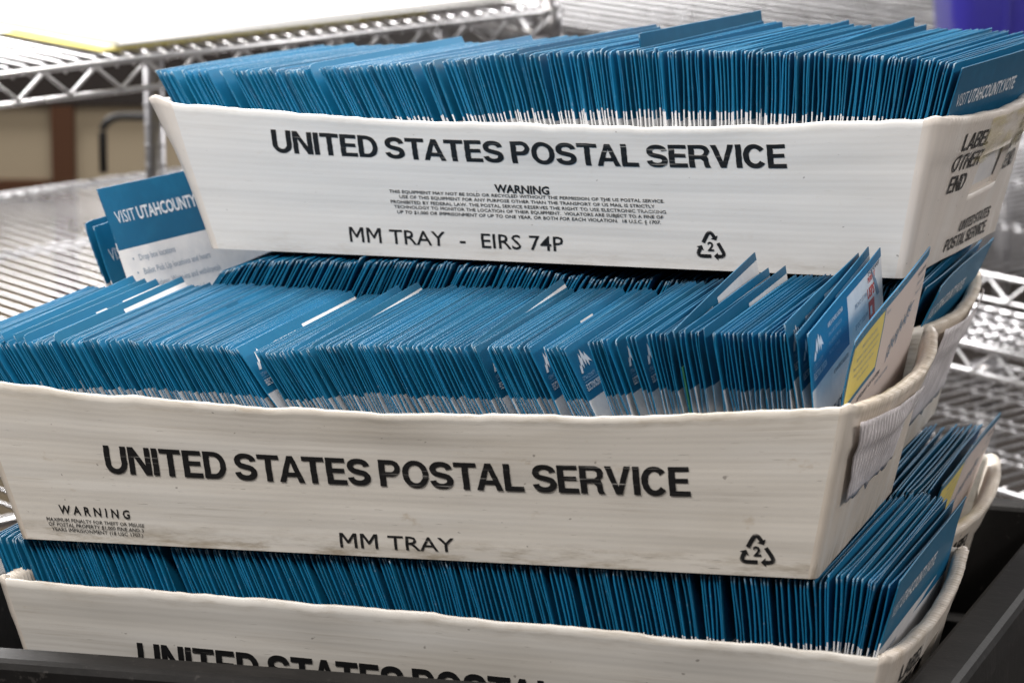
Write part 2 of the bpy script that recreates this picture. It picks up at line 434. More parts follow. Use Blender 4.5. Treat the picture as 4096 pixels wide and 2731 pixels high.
def front_pt(k, s, t, out=0.0, side=-1):
    bow, sag = SH[k]; q = 4*s*(1-s); z0 = SEED[k] + (side > 0)*40
    L = LB + (LT-LB)*t; w = WB + (WT-WB)*t
    wob = .0016*nz(s*9, z0) + .0011*nz(s*26, z0+5) + .0007*nz(s*75, z0+9)
    y = w/2 + bow*q*max(t, 0)**1.5 + .0012*nz(s*7, t*3, z0+2)*t + .0005*nz(s*3, t*26, z0+3) + out
    return Vector(((s-.5)*L, side*y, TH*t - sag*q*t*t + wob*max(t, 0)**6))


def end_pt(k, s, t, out=0.0, side=1):
    q = 4*s*(1-s); L = LB + (LT-LB)*t; w = WB + (WT-WB)*t; z0 = SEED[k] + 80 + (side > 0)*30
    x = L/2 + (.008 if k == 'A' else .016)*q*max(t, 0)**1.5 + .001*nz(s*6, t*3, z0) + out
    x += FLARE.get(k, 0)*t*t if side < 0 else 0.0
    rip = .0008*sin(2*pi*s*w/.0052)*sm(.86, .92, t)
    return Vector((side*(x + .0022*sm(.70, .76, t) + rip), (s-.5)*w, TH*t - .006*q*t*t + .0010*nz(s*14, z0+1)*t**6 + rip*t**8))


def tray(k, label):
    root = empty('mail_tray', mat=MW[k]); tag(root, label, 'mail tray', 'white mail trays')
    pf, pe = PL[k]
    NT = 22; r = {'E': .009, 'B': .006, 'A': .004}.get(k, .007)
    s0 = r/LB
    # long walls
    for side, nm in ((-1, 'front_wall'), (1, 'back_wall')):
        mb = MB(); NS = 130; th = .0036
        cols = []
        for i in range(NS+1):
            s = s0 + (1-2*s0)*i/NS; col = []
            for j in range(NT+1):
                t = j/NT; col.append((mb.vert(front_pt(k, s, t, 0, side)), (s*LT, t*TH)))
            p = front_pt(k, s, 1, -th*.5, side); p.z += .0009; col.append((mb.vert(p), (s*LT, TH+.002)))
            for j in range(NT, -1, -1):
                t = j/NT; col.append((mb.vert(front_pt(k, s, t, -th, side)), (s*LT, TH+.004+(1-t)*TH)))
            cols.append(col)
        for a, b in zip(cols, cols[1:]):
            for j in range(len(a)-1):
                q = [a[j], b[j], b[j+1], a[j+1]]
                if side > 0: q.reverse()
                mb.face([x[0] for x in q], [x[1] for x in q], 0, True)
        if side < 0: print_front(k, mb)
        mb.build(nm, [pf, M['ink']], root)
    # end walls with the rounded corners, the folded rim and the hand hole
    for side in (1, -1):
        mb = MB(); w0 = r*1.5/WB
        js = sorted(set([j/NT for j in range(NT+1)]))
        def column(s, cor):
            col = []
            for layer in (0, 1, 2):
                for t in (js if layer == 0 else [1.0] if layer == 1 else js[::-1]):
                    th = .0045 + .005*sm(.70, .76, t)
                    d = 0 if layer == 0 else th*.5 if layer == 1 else th
                    if cor is None:
                        p = end_pt(k, s, t, -d, side); u = s*WT
                    else:
                        fs, c = cor  # fs: -1 front corner, 1 back corner; c 0 at the long wall .. 1 at the end
                        a = front_pt(k, (1-s0) if side > 0 else s0, t, 0, fs); b = end_pt(k, w0 if fs < 0 else 1-w0, t, 0, side)
                        L = LB + (LT-LB)*t; w = WB + (WT-WB)*t
                        cc = Vector((side*(L/2+.001+(FLARE.get(k, 0)*t*t if side < 0 else 0)), fs*(w/2+.001), (a.z+b.z)/2 + (.45*FLARE.get(k, 0)*t**4 if side < 0 else 0)))
                        p = a.lerp(cc, c).lerp(cc.lerp(b, c), c)
                        n = Vector((side*c, fs*(1-c), 0)).normalized(); p = p - n*(d*(.4+.6*c))
                        p.z += .002*sm(.8, 1, t)*sin(pi*c)
                        u = (s*WT)
                    if layer == 1: p.z += .0012
                    col.append((mb.vert(p), (u, t*TH if layer != 2 else -t*TH)))
            return col
        cols = []
        for i in range(8): cols.append((column(w0*i/8, (-1, i/8)), w0*i/8))
        NE = 200
        for i in range(NE+1):
            s = w0 + (1-2*w0)*i/NE; cols.append((column(s, None), s))
        for i in range(1, 9): cols.append((column(1-w0+w0*i/8, (1, 1-i/8)), 1-w0+w0*i/8))
        n1 = len(js); hs, ht = (.43, .74), (.43, .69)
        inh = lambda s, t: hs[0] < s < hs[1] and ht[0] < t < ht[1]
        for (a, sa), (b, sb) in zip(cols, cols[1:]):
            for j in range(len(a)-1):
                layer = 0 if j < n1-1 else 2 if j > n1 else 1
                if layer != 1:
                    jj = j if layer == 0 else 2*n1 - 1 - j
                    t = (js[min(jj, n1-1)] + js[min(max(jj + (1 if layer == 0 else -1), 0), n1-1)])/2
                    if inh((sa+sb)/2, t): continue
                q = [a[j], b[j], b[j+1], a[j+1]]
                if side < 0: q.reverse()
                mb.face([x[0] for x in q], [x[1] for x in q], 0, True)
        # walls of the hand hole
        n = 2*n1 + 1
        tj = [j for j in range(n1-1) if ht[0] < (js[j]+js[j+1])/2 < ht[1]]
        ci = [i for i in range(len(cols)-1) if hs[0] < (cols[i][1]+cols[i+1][1])/2 < hs[1]]
        def V(i, j, inner): return cols[i][0][(2*n1 - j) if inner else j][0]
        for i in ci:
            for j in (tj[0], tj[-1]+1): mb.face((V(i, j, 0), V(i+1, j, 0), V(i+1, j, 1), V(i, j, 1)), m=0)
        for j in tj:
            for i in (ci[0], ci[-1]+1): mb.face((V(i, j, 0), V(i, j+1, 0), V(i, j+1, 1), V(i, j, 1)), m=0)
        if side > 0: print_end(k, mb)
        mb.build('end_wall', [pe, M['ink_end']], root)
    mb = MB(); mb.box((0, 0, .0025), (LB-.004, WB-.006, .005)); mb.build('floor_panel', [pf], root)
    return root


HEAD = {'E': ((.1455, .7045), (.8290, .7045), .166, .004), 'B': ((.1457, .4600), (.8442, .4730), .187, .004), 'A': ((.1470, .488), (.8450, .488), .188, .004)}
LINE = 'UNITED STATES POSTAL SERVICE'


def print_front(k, mb):
    mk = lambda t0: (lambda s, t: front_pt(k, .5 + (s-.5)*(LB+(LT-LB)*t0)/(LB+(LT-LB)*t), t, .00045))
    U = (LT, TH)
    if k in HEAD:
        a, b, h, jt = HEAD[k]
        place(mb, heavy(LINE), a, b, h, mk(a[1]), 1, .012, .025, uvs=U, jit=.0005)
    def ln(text, a, b, h, bold=.012, sp=1.0): place(mb, font(text, bold, sp), a, b, h, mk(a[1]), 1, .03, .03, uvs=U, jit=.0006)
    if k == 'E':
        ln('WARNING', (.4470, .4835), (.5215, .4800), .060, .03)
        for t, a, b in (('THIS EQUIPMENT MAY NOT BE SOLD OR RECYCLED WITHOUT THE PERMISSION OF THE US POSTAL SERVICE.', (.2982, .4500), (.6745, .4470)),
                        ('USE OF THIS EQUIPMENT FOR ANY PURPOSE OTHER THAN THE TRANSPORT OF US MAIL IS STRICTLY', (.3112, .4140), (.6617, .4090)),
                        ('PROHIBITED BY FEDERAL LAW. THE POSTAL SERVICE RESERVES THE RIGHT TO USE ELECTRONIC TRACKING', (.2970, .3760), (.6765, .3715)),
                        ('TECHNOLOGY TO MONITOR THE LOCATION OF THEIR EQUIPMENT.  VIOLATORS ARE SUBJECT TO A FINE OF', (.3004, .3400), (.6729, .3350)),
                        ('UP TO $1,000 OR IMPRISONMENT OF UP TO ONE YEAR, OR BOTH FOR EACH VIOLATION.  18 U.S.C. \u00a7 1707.', (.3030, .3030), (.6698, .2985))):
            ln(t, a, b, .0230, .012)
        ln('MM TRAY  -  EIRS 74P', (.2238, .0900), (.5343, .0850), .103, .006)
        place(mb, recycle(), (.7175, .070), (.7600, .070), .200, mk(.07), 1, .02, .05, uvs=U)
    if k == 'B':
        ln('W A R N I N G', (.0655, .1780), (.1583, .1650), .056, .022)
        for t, a, b in (('MAXIMUM PENALTY FOR THEFT OR MISUSE', (.0455, .1270), (.1739, .1130)), ('OF POSTAL PROPERTY $1,000 FINE AND 3', (.0459, .0965), (.1715, .0815)),
                        ('YEARS IMPRISIONMENT (18 USC 1707.)', (.0476, .0640), (.1685, .0497))):
            ln(t, a, b, .0230, .008)
        ln('MM TRAY', (.4236, .0500), (.5670, .0550), .092, .004)
        place(mb, recycle(), (.9075, .062), (.9520, .062), .200, mk(.062), 1, .02, .05, uvs=U)


def print_end(k, mb):
    fn = lambda s, t: end_pt(k, s, t, .0006)
    U = (WT, TH)
    def ln(text, a, b, h): place(mb, heavy(text), a, b, h, fn, 1, .02, .04, uvs=U, jit=.0004)
    if k == 'E':
        for ds in (0, .56):
            ln('LABEL', (.166+ds, .775), (.375+ds, .775), .115)
            ln('OTHER', (.158+ds, .635), (.395+ds, .628), .115)
            ln('END', (.185+ds, .487), (.335+ds, .480), .115)
        ln('UNITED STATES', (.45, .155), (.80, .150), .075)
        ln('POSTAL SERVICE', (.35, .050), (.80, .045), .085)
    if k in 'AD':
        ln('LABEL', (.145, .780), (.36, .780), .115); ln('OTHER', (.135, .630), (.38, .628), .115)


LAB = {'E': 'topmost white mail tray, cleaner than the others, printed MM TRAY - EIRS 74P',
       'B': 'grubby white mail tray with a small WARNING at lower left, under the topmost tray',
       'A': 'lowest white mail tray in front, its heading half hidden by the black bin rim',
       'C': 'yellowed white mail tray behind, under the topmost tray, only its rounded end rim showing',
       'D': 'lowest white mail tray at the back right, end rim showing beside the black bin'}
TR = {k: tray(k, LAB[k]) for k in 'AEBCD'}


def sheet_on_end(k, s0, s1, t0, t1, mat, name, label, out=.0035, bulge=.002, skew=0.0, torn=0.0):
    mb = MB(); n, m_ = 16, 14; g = []
    for i in range(n+1):
        col = []
        for j in range(m_+1):
            a, b = i/n, j/m_; s = s0 + (s1-s0)*a + skew*b; t = t0 + (t1-t0)*b
            if j == 0 and torn: t += torn*nz(i*.9, 3.1)
            d = out + bulge*sin(pi*a)*sin(pi*b) + .0007*nz(a*9, b*5, 2) + bulge*.7*abs(nz(a*7+b*3, b*2.2, 5))
            col.append((mb.vert(end_pt(k, s, t, d)), (a*.12, b*.06)))
        g.append(col)
    for A, B in zip(g, g[1:]):
        for j in range(m_):
            q = [A[j], B[j], B[j+1], A[j+1]]; mb.face([x[0] for x in q], [x[1] for x in q], 0, True)
    g2 = len(mb.v); back = []
    o = mb.build(name, [mat], TR[k]); o['label'] = label
    sd = o.modifiers.new('thick', 'SOLIDIFY'); sd.thickness = .0004; sd.offset = 0
    return o


def film(name, col, alpha, rough=.25, ridge=0.0):
    m = NM(name); u, v = m.uv()
    n = m.noise(m.vec(m.math('MULTIPLY', u, 40), m.math('MULTIPLY', v, 40), 2.0), 1.0, 4, .6)
    h = m.math('ADD', m.math('MULTIPLY', n, .5), m.math('MULTIPLY', m.math('SINE', m.math('MULTIPLY', u, 2*pi/.0052)), ridge))
    m.bump(h, .6, .0016)
    a = m.math('ADD', alpha - .15, m.math('MULTIPLY', m.ss(n, .35, .65), .25), clamp=True)
    return m.set(col=m.mix(n, tuple(c*.85 for c in col), col), rough=rough, alpha=a, spec=.6)


M['pocket'] = film('clear_label_film', (.95, .90, .93), .92, .26, .5)
M['tape'] = film('yellow_tape_film', (.95, .84, .42), .15, .3, .2)
sheet_on_end('B', .10, .60, .41, .915, M['pocket'], 'label_pocket', 'crinkled clear label pocket taped over the hand hole', skew=-.08, torn=.06)
sheet_on_end('C', .22, .86, .25, .955, M['pocket'], 'label_pocket', 'cloudy clear label pocket on the yellowed tray end', torn=.04)
sheet_on_end('E', .33, .98, .66, .97, M['tape'], 'yellow_tape', 'yellow see-through tape stuck over the words LABEL OTHER', out=.0014, bulge=0, torn=.12)

# ------------------------------------------------------------------ envelopes
EL, EH = .241, .152
BH = .038


def env_shape(seed, edge, mid):
    R = random.Random(seed)
    a = [R.uniform(-1, 1) for _ in range(8)]
    cz = R.uniform(0, .00015) if R.random() < .85 else R.uniform(.0005, .0022)
    def f(u, v, side):
        """u 0..EL from the near edge, v 0..EH from the top; returns local point"""
        du = min(u, EL-u); dv = min(v, EH-v); d = min(du, dv*1.2)
        th = edge + (mid-edge)*sm(0, .022, d)*(0.85+.15*sin(u*40+a[0]*3))
        bend = .0011*a[1]*sin(pi*u/EL) + .0013*a[2]*cos(pi*v/EH) + .0005*a[3]*sin(2*pi*u/EL+a[4])
        near = sm(.035, 0, u); bend += near*(.0007*a[5]*sin(v*75+a[6]*3) + .0005*a[7]*sin(v*160))
        cor = sm(.007, 0, u + v)
        z = EH - v - cz*cor; y = -EL/2 + u + .6*cz*cor
        bend += .0003*a[6]*cor
        return Vector((side*th/2 + bend, y, z))
    return f


def env_mesh(name, seed, edge, mid, px='front', special=None):
    f = env_shape(seed, edge, mid); mb = MB()
    us = [0, .004, .012, .028, .06, .1, .121, .16, .2, .228, EL]; vs = [0, .003, .008, .018, .034, .05, .075, .11, EH]
    mats = [M['front'] if px == 'front' else M['back'], M['plain_blue'], M['edge_front'] if px == 'front' else M['edge'], M['white_ink'], M['grey_ink'], M['pale_ink'], M['navy_ink'], M['red_ink'], M['yellow_print'], M['blue_print'], M['face_paper']]
    G = {}
    for sd in (1, -1):
        for i, u in enumerate(us):
            for j, v in enumerate(vs): G[sd, i, j] = mb.vert(f(u, v, sd))
        for i in range(len(us)-1):
            for j in range(len(vs)-1):
                q = [(i, j+1), (i+1, j+1), (i+1, j), (i, j)]
                if sd < 0: q.reverse()
                mb.face([G[(sd,)+x] for x in q], [(us[x[0]], vs[x[1]]) for x in q], (0 if special != 'affidavit' else 10) if sd > 0 else 1, True)
    ring = [(0, j) for j in range(len(vs)-1, 0, -1)] + [(i, 0) for i in range(len(us)-1)] + [(len(us)-1, j) for j in range(len(vs)-1)] + [(i, len(vs)-1) for i in range(len(us)-1, 0, -1)]
    midv = []; RV = {}
    for i, j in ring:
        for sd in (1, -1): RV[sd, i, j] = mb.vert(mb.v[G[sd, i, j]])
        p = (Vector(mb.v[G[1, i, j]]) + Vector(mb.v[G[-1, i, j]]))/2; w = edge*.30
        if i == 0: p.y -= w
        if i == len(us)-1: p.y += w
        if j == 0: p.z += w
        midv.append(mb.vert(p))
    n = len(ring)
    for q in range(n):
        (i, j), (i2, j2) = ring[q], ring[(q+1) % n]; m2 = midv[(q+1) % n]
        ua = (us[i], vs[j]); ub = (us[i2], vs[j2])
        mb.face((RV[1, i, j], midv[q], m2, RV[1, i2, j2])[::-1], (ua, ua, ub, ub)[::-1], 2, True)
        mb.face((midv[q], RV[-1, i, j], RV[-1, i2, j2], m2)[::-1], (ua, ua, ub, ub)[::-1], 2, True)
    fn = lambda s, t: f(s, -t, 1) + Vector((.00022, 0, 0))
    def ln(g, u0, u1, v, h, m): place(mb, g, (u0, -v), (u1, -v), h, fn, m, .03, .03)
    def poly(pts, m, off=0):
        loops = [[Vector((p[0], -p[1], 0)) for p in pts]]
        tr = [[(loops[0][i].x, loops[0][i].y) for i in t] for t in tessellate_polygon(loops)]
        fo = fn if not off else (lambda s, t: f(s, -t, 1) + Vector((.00022+off, 0, 0)))
        place(mb, (tr, 1.0, None), (0, 0), (1, 0), 1.0, fo, m, .02, .02)
    if special in ('logo', 'logo_post'):
        poly([(.010, .0205), (.0135, .0145), (.0150, .0165), (.0195, .0075), (.0220, .0120), (.0255, .0060), (.0300, .0115), (.0320, .0085), (.0400, .0170), (.0340, .0150), (.0315, .0190), (.0290, .0135), (.0255, .0180), (.0240, .0110), (.0200, .0185), (.0180, .0150), (.0140, .0205)], 3)
        ln(font('UTAH COUNTY', 0), .0080, .0360, .0252, .0028, 5); poly([(.008, .0264), (.040, .0264), (.040, .0267), (.008, .0267)], 5)
        ln(font('ELECTIONS DIVISION', .012), .0075, .0465, .0325, .0047, 3)
        ln(font('AMELIA POWERS GARDNER', .008), .0560, .1040, .0105, .0031, 3)
        for i, t in enumerate(('UTAH COUNTY CLERK/AUDITOR', '100 E CENTER ST RM 3100', 'PROVO, UT 84606')):
            ln(font(t, 0), .0560, .098 - .004*i, .0165 + .006*i, .0026, 5)
        ln(font('RETURN SERVICE REQUESTED', .004), .068, .114, .0445, .0028, 6)
        ln(font('VOTE AT HOME', .02), .028, .098, .0720, .0085, 6)
    if special == 'logo_post':
        ln(font('PROVO UT 846', 0), .142, .182, .020, .0034, 4); ln(font('27 OCT 2020 PM', 0), .140, .182, .034, .0034, 4)
        ln(font('USPS', .03), .184, .208, .0235, .0075, 7); ln(font('PERMIT', .02), .188, .214, .013, .004, 7)
        poly([(.186, .026), (.206, .026), (.206, .046), (.186, .046)], 7); poly([(.190, .030), (.197, .030), (.197, .036), (.190, .036)], 3, .0001)
        for i in range(4): poly([(.200+.004*i, .006+.003*i), (.202+.004*i, .006+.003*i), (.219+.002*i, .028), (.217+.002*i, .028)], 4, .0001)
        ln(font('Forever', 0), .190, .232, .0085, .004, 6)
    if special == 'visit':
        ln(font('VISIT', -.006), .0100, .0370, .0300, .0105, 3); ln(font('UTAHCOUNTY.VOTE', .022), .0405, .1600, .0300, .0105, 3)
        for i, t in enumerate(('Drop box locations', 'Ballot Pick Up locations and hours', 'Candidates, Write-ins and withdrawals', 'Results after election night')):
            v = .0620 + .0115*i; ln(font(t, 0), .0230, .0230 + .00285*len(t), v, .0052, 4)
            ln(font('\u2022', .02), .0140, .0162, v-.0002, .0050, 4)
    if special == 'affidavit':
        poly([(0.0003, .0003), (EL-.0003, .0003), (EL-.0003, .0060), (0.0003, .0060)], 9)
        poly([(.0003, .0060), (.099, .0060), (.099, .0500), (.0003, .0500)], 9)
        poly([(.0025, .0062), (.0955, .0062), (.0955, .0460), (.0025, .0460)], 8, .0001)
        fo = lambda s, t: f(s, -t, 1) + Vector((.0005, 0, 0))
        for i, (t, a, b) in enumerate((('IMPORTANT VOTER NOTICE', .030, .075), ('Sign below before returning this ballot', .018, .083), ('Place the ballot in this envelope and seal it', .014, .085), ('Return by mail or at any drop box', .020, .078), ('before election day', .034, .068))):
            place(mb, font(t, 0), (a, -.014-.0058*i), (b, -.014-.0058*i), .0024, fo, 4, .03, .03)
        ln(font('AFFIDAVIT OF VOTER', .01), .050, .120, .058, .0036, 6); ln(font('SIGNATURE OF VOTER', 0), .110, .150, .0640, .003, 4)
        ln(font('HOME', .02), .0340, .0560, .0800, .0085, 6)
        ln(font('OFFICIAL ELECTION MAIL', .01), .205, .236, .013, .003, 6); ln(font('Utah County', 0), .208, .234, .020, .003, 4); ln(font('Provo UT', 0), .208, .230, .027, .003, 4)
        ln(font('Name', 0), .104, .116, .012, .003, 4)
        # scrawled signature
        Rr = random.Random(5); px_, py_ = .150, .058; pts = []
        for i in range(60):
            pts.append((.135 + .07*i/60 + .006*sin(i*1.3), .048 - .016*i/60 + .008*sin(i*1.9)*(.6+.4*sin(i*.3))))
        for a, b in zip(pts, pts[1:]):
            dx, dy = b[0]-a[0], b[1]-a[1]; l = sqrt(dx*dx+dy*dy)+1e-9; nx, ny = -dy/l*.00045, dx/l*.00045
            poly([(a[0]+nx, a[1]+ny), (b[0]+nx, b[1]+ny), (b[0]-nx, b[1]-ny), (a[0]-nx, a[1]-ny)], 4)
    return mb, mats


VAR = {}
def variant(px, fam, i):
    key = (px, fam, i)
    if key not in VAR:
        e, m_ = {'thin': (.0006, .0012), 'mid': (.0005, .0018), 'full': (.0010, .0020)}[fam]
        mb, mats = env_mesh('ballot_envelope', hash_(px, fam, i), e, m_, px)
        VAR[key] = (mb, mats, mb.mesh('ballot_envelope', mats))
    return VAR[key]


def hash_(px, fam, i): return 1000*i + (17 if px == 'front' else 5) + {'thin': 300, 'mid': 600, 'full': 0}[fam]


def env_matrix(k, e):
    l = e['lean']; R = Matrix.Rotation(-e['yaw'], 4, 'Z') @ Matrix.Rotation(l, 4, 'Y') @ Matrix.Rotation(e['rot'], 4, 'X')
    sz = e.get('sz', 1.0)
    corner = R @ Vector((0, -EL/2, EH*sz))
    want = Vector((e['x'], -.1215 + e['yoff'], .0050 + EH*sz*cos(l) + e['raise']))
    return MW[k] @ Matrix.Translation(want - corner) @ R @ Matrix.Diagonal((1, 1, sz, 1))


def env_local_rim(e):
    """where the near short edge meets the height of the tray rim"""
    zt = .0050 + EH*cos(e['lean']) + e['raise']; d = zt - .112
    return Vector((e['x'] - tan(e['lean'])*d, -.1215, .112))


LEAN = {'B': [(-.30, -31.5), (-.20, -28), (-.13, -30.5), (-.09, -33), (-.04, -27), (.04, -27), (.113, -24), (.16, -15), (.19, -10), (.23, -5.5), (.28, -2)],
        'E': [(-.33, -31.5), (-.20, -30), (-.146, -28), (-.092, -23), (-.043, -15.5), (.0235, -10), (.073, -5.3), (.127, -1.2), (.20, 2), (.24, 7), (.275, 10.5), (.316, 17)],
        'A': [(-.33, -22.5), (-.09, -23), (0, -16), (.15, -11), (.19, -5), (.245, -3), (.262, 0), (.284, 9), (.312, 15)],
        'C': [(-.234, 37), (-.2, 30.5), (-.12, 28), (0, 25), (.08, 31), (.126, 29), (.33, 23)],
        'D': [(-.2, 27), (.27, 27), (.31, 21)]}
DX = {'B': [(-.34, .0018), (-.02, .0017), (.06, .0018), (.13, .0023), (.2, .0028), (.3, .0030)],
      'E': [(-.33, .0029), (-.1, .0026), (.1, .0026), (.32, .0028)], 'A': [(-.33, .0027), (.2, .0028), (.26, .0033), (.31, .0036)],
      'C': [(-.24, .0026), (.34, .0030)], 'D': [(-.3, .0030), (.3, .0030)]}
YAWT = {'B': [(-.3, -.035), (.0, -.035), (.2, 0), (.3, 0)], 'E': [(-.33, .11), (0, .075), (.32, .012)], 'A': [(-.3, 0), (.3, .01)], 'C': [(-.3, 0), (.3, .0)], 'D': [(0, 0), (1, 0)]}
SPAN = {'B': (-.332, .262), 'E': (-.3335, .3135), 'A': (-.3325, .305), 'C': (-.2335, .315), 'D': (-.05, .305)}
GAPP = {'B': .008, 'E': .06, 'A': .05, 'C': .06, 'D': .0}
GAPL = {'B': [(-.115, .011), (.052, .006), (.090, .006), (.1135, .012), (.146, .006), (.160, .007)], 'E': [(-.092, .006)], 'A': [(-.22, .004), (-.205, .006), (-.1, .003), (.17, .004)], 'C': [], 'D': []}


def layout(k):
    R = random.Random({'A': 11, 'B': 22, 'C': 33, 'D': 44, 'E': 55}[k])
    x, x1 = SPAN[k]; out = []; cl = 0.0; gaps = list(GAPL[k]); craise = 0
    while x < x1:
        l = radians(interp(LEAN[k], x) + cl + R.gauss(0, .13 if k == 'B' else .24))
        fam = ('thin' if x < .13 else 'mid') if k == 'B' else 'full'
        e = dict(k=k, x=x, lean=l, yaw=interp(YAWT[k], x) + R.gauss(0, .0018 if k == 'B' else .0035), yoff=R.gauss(0, .0010), rot=R.gauss(0, .0014 if k == 'B' else .0035),
                 fam=fam, px='front' if k == 'B' else 'back', special=None, var=R.randrange(9), rnd=R.random(), name='ballot_envelope', label=None)
        e['raise'] = abs(R.gauss(0, .0006 if k == 'B' else .0011)) + craise
        if R.random() < (.012 if k == 'B' else .03): e['raise'] += R.uniform(.001, .003); e['rot'] += R.uniform(0, .010)
        out.append(e)
        d = interp(DX[k], x)*R.uniform(.72, 1.28)
        if gaps and x >= gaps[0][0]: d += gaps.pop(0)[1]; cl = R.uniform(-.8, .8)
        elif R.random() < GAPP[k]:
            left = sm(.15, -.2, x) if k == 'E' else .5
            d += R.uniform(.0015, .0065)*(.3 + .9*left); cl = R.uniform(-1.6, 1.6)*(.4 + .6*left)
        x += d
    return out


ENV = {k: layout(k) for k in 'BEACD'}
for e in ENV['E']: e['yoff'] += .013*e['yaw']/.11
for e in ENV['A']:   # pressed down by the tray that rests on them
    zb = .1463 + .0307*(e['x'] + .0259) - .0018
    e['yoff'] += .010
    if e['x'] < .262: e['sz'] = min(1.0, (zb - .005)/(EH*cos(e['lean']))); e['raise'] = 0; e['rot'] = 0


def nearest(k, x): return min(ENV[k], key=lambda e: abs(e['x'] - x) + (1 if e['label'] else 0))


def mark(k, x, label, cat='envelope', gap=False, **kw):
    e = min((e for e in ENV[k] if e['x'] >= x and not e['label']), key=lambda e: e['x']) if gap else nearest(k, x)
    e['label'] = label; e['cat'] = cat
    for a, b in kw.items(): e[a] = b
    return e


def extra(k, x, lean, label, **kw):
    e = dict(k=k, x=x, lean=radians(lean), yaw=0, yoff=0, rot=0, fam='full', px='front', special=None, var=3, rnd=.4, name='ballot_envelope', label=label)
    e['raise'] = 0.0; e.update(kw); ENV[k].append(e); return e


# middle tray
mark('B', -.115, 'blue logo envelope sticking up from the middle tray, above @', special='logo', lean=radians(-34), fam='full', gap=True, **{'raise': .0068})
mark('B', .1135, 'blue logo envelope baring its white lower half, above @', special='logo', lean=radians(-24.5), gap=True)
for x, w in ((.052, ''), (.090, ''), (.146, ''), (.160, '')):
    mark('B', x, 'blue envelope with a sliver of mountain logo showing, above @', special='logo', gap=True)
for x, r, q, w in ((-.292, .0062, .012, 'broad white strip on top, farthest left in the middle tray'), (-.283, .0056, .007, 'white strip on top, second from left in the middle tray'),
                   (-.275, .0050, .006, 'white strip on top, third from left in the middle tray'), (-.252, .0056, .009, 'white strip on top, just in front of the leaning white card'),
                   (-.075, .0030, .018, 'long white strip on top, right behind the sticking-up logo one'), (-.062, .0030, .015, 'short pale strip on top, beyond the long-striped one'),
                   (.048, .0020, .026, 'white strip, alone in the centre of the middle tray')):
    mark('B', x, 'blue envelope with a ' + w, rot=q, **{'raise': r})
mark('B', .188, 'blue envelope raised at the back to show white paper printed PRSRT FIRST CLASS', special='logo', rot=.062, **{'raise': .002})
mark('B', .196, 'blue envelope with a narrow white strip, left of two near the right end', rot=.012, **{'raise': .003})
mark('B', .206, 'blue envelope with a narrow white strip, right of two near the right end', rot=.014, **{'raise': .0035})
extra('B', .2600, -7.0, 'leftmost of the tall logo envelopes at the right of the middle tray', special='logo', rot=.038, var=7, **{'raise': .0075})
extra('B', .2665, -3.6, 'tall blue envelope with a mountain logo just left of the postmarked one', special='logo', rot=.085, var=5)
extra('B', .2745, -1.8, 'tall blue and white envelope printed ELECTIONS DIVISION with a red postmark', special='logo_post', rot=.082, var=4)
extra('B', .3040, 12.0, 'tall white envelope with a yellow panel edged in blue, leaning against the tray end', special='affidavit', rot=.105, var=2, yaw=.0)
# topmost tray
mark('E', .0600, 'blue envelope sticking up and pushed back in the topmost tray, above POSTAL', yoff=.045, rot=.0, **{'raise': .0105})
mark('E', .205, 'blue envelope with its back corner raised highest in the topmost tray', rot=.032)
mark('E', .150, 'blue envelope with its back corner raised, behind the sticking-up one', rot=.016)
extra('E', .3180, 18.4, 'last envelope at the right of the topmost tray, printed VISIT UTAHCOUNTY.VOTE', px='back', special='visit', var=1, yaw=.022)
mark('E', -.092, 'blue envelope bared by a gap in the topmost tray above @', fam='full', gap=True)
# bottom tray
extra('A', .3115, 16.5, 'last envelope at the right of the lowest front tray, printed VISIT UTAHCOUNTY.VOTE', px='back', special='visit', var=6, **{'raise': .009})
# back tray
extra('C', -.336, -21.0, 'tall leaning card printed VISIT UTAHCOUNTY and Drop box locations, left of the topmost tray', px='back', special='visit', var=8, yaw=.16, rot=.0, **{'raise': .040})
extra('C', -.342, -19.5, 'blue envelope half hidden behind the leaning VISIT UTAHCOUNTY card', px='back', special='visit', var=2, yaw=.05, rot=.02, **{'raise': .008})
extra('C', -.349, -20.0, 'blue envelope farthest left, behind the half hidden one beside the leaning card', px='back', var=0, yaw=.05, **{'raise': .012})
extra('C', .3235, 22.5, 'blue envelope printed VISIT in shadow below the topmost tray end', px='back', special='visit', var=1)
extra('D', .3130, 20.0, 'white envelope with a torn blue top at the back right, leaning on the tray end', px='front', special='affidavit', var=5, rot=.02, **{'raise': .004})

# ---- ordinals and labels
ORD = ['', 'first', 'second', 'third', 'fourth', 'fifth', 'sixth', 'seventh', 'eighth', 'ninth', 'tenth', 'eleventh', 'twelfth', 'thirteenth', 'fourteenth', 'fifteenth', 'sixteenth', 'seventeenth', 'eighteenth', 'nineteenth', 'twentieth']
for t in ('twenty', 'thirty', 'forty', 'fifty'):
    if t != 'twenty': ORD.append({'thirty': 'thirtieth', 'forty': 'fortieth', 'fifty': 'fiftieth'}[t])
    ORD += [t + '-' + ORD[i] for i in range(1, 10)]
TRAYN = {'B': 'middle tray', 'E': 'topmost tray', 'A': 'lowest tray', 'C': 'shadowed tray under the topmost one', 'D': 'tray at the back right'}
LETTER = ['U of UNITED', 'N of UNITED', 'I of UNITED', 'first T of UNITED', 'E of UNITED', 'D of UNITED', 'first S of STATES', 'first T of STATES', 'A of STATES', 'second T of STATES', 'E of STATES', 'last S of STATES',
          'P of POSTAL', 'O of POSTAL', 'S of POSTAL', 'T of POSTAL', 'A of POSTAL', 'L of POSTAL', 'S of SERVICE', 'first E of SERVICE', 'R of SERVICE', 'V of SERVICE', 'I of SERVICE', 'C of SERVICE', 'last E of SERVICE']
LETTER[3] = 'T of UNITED'
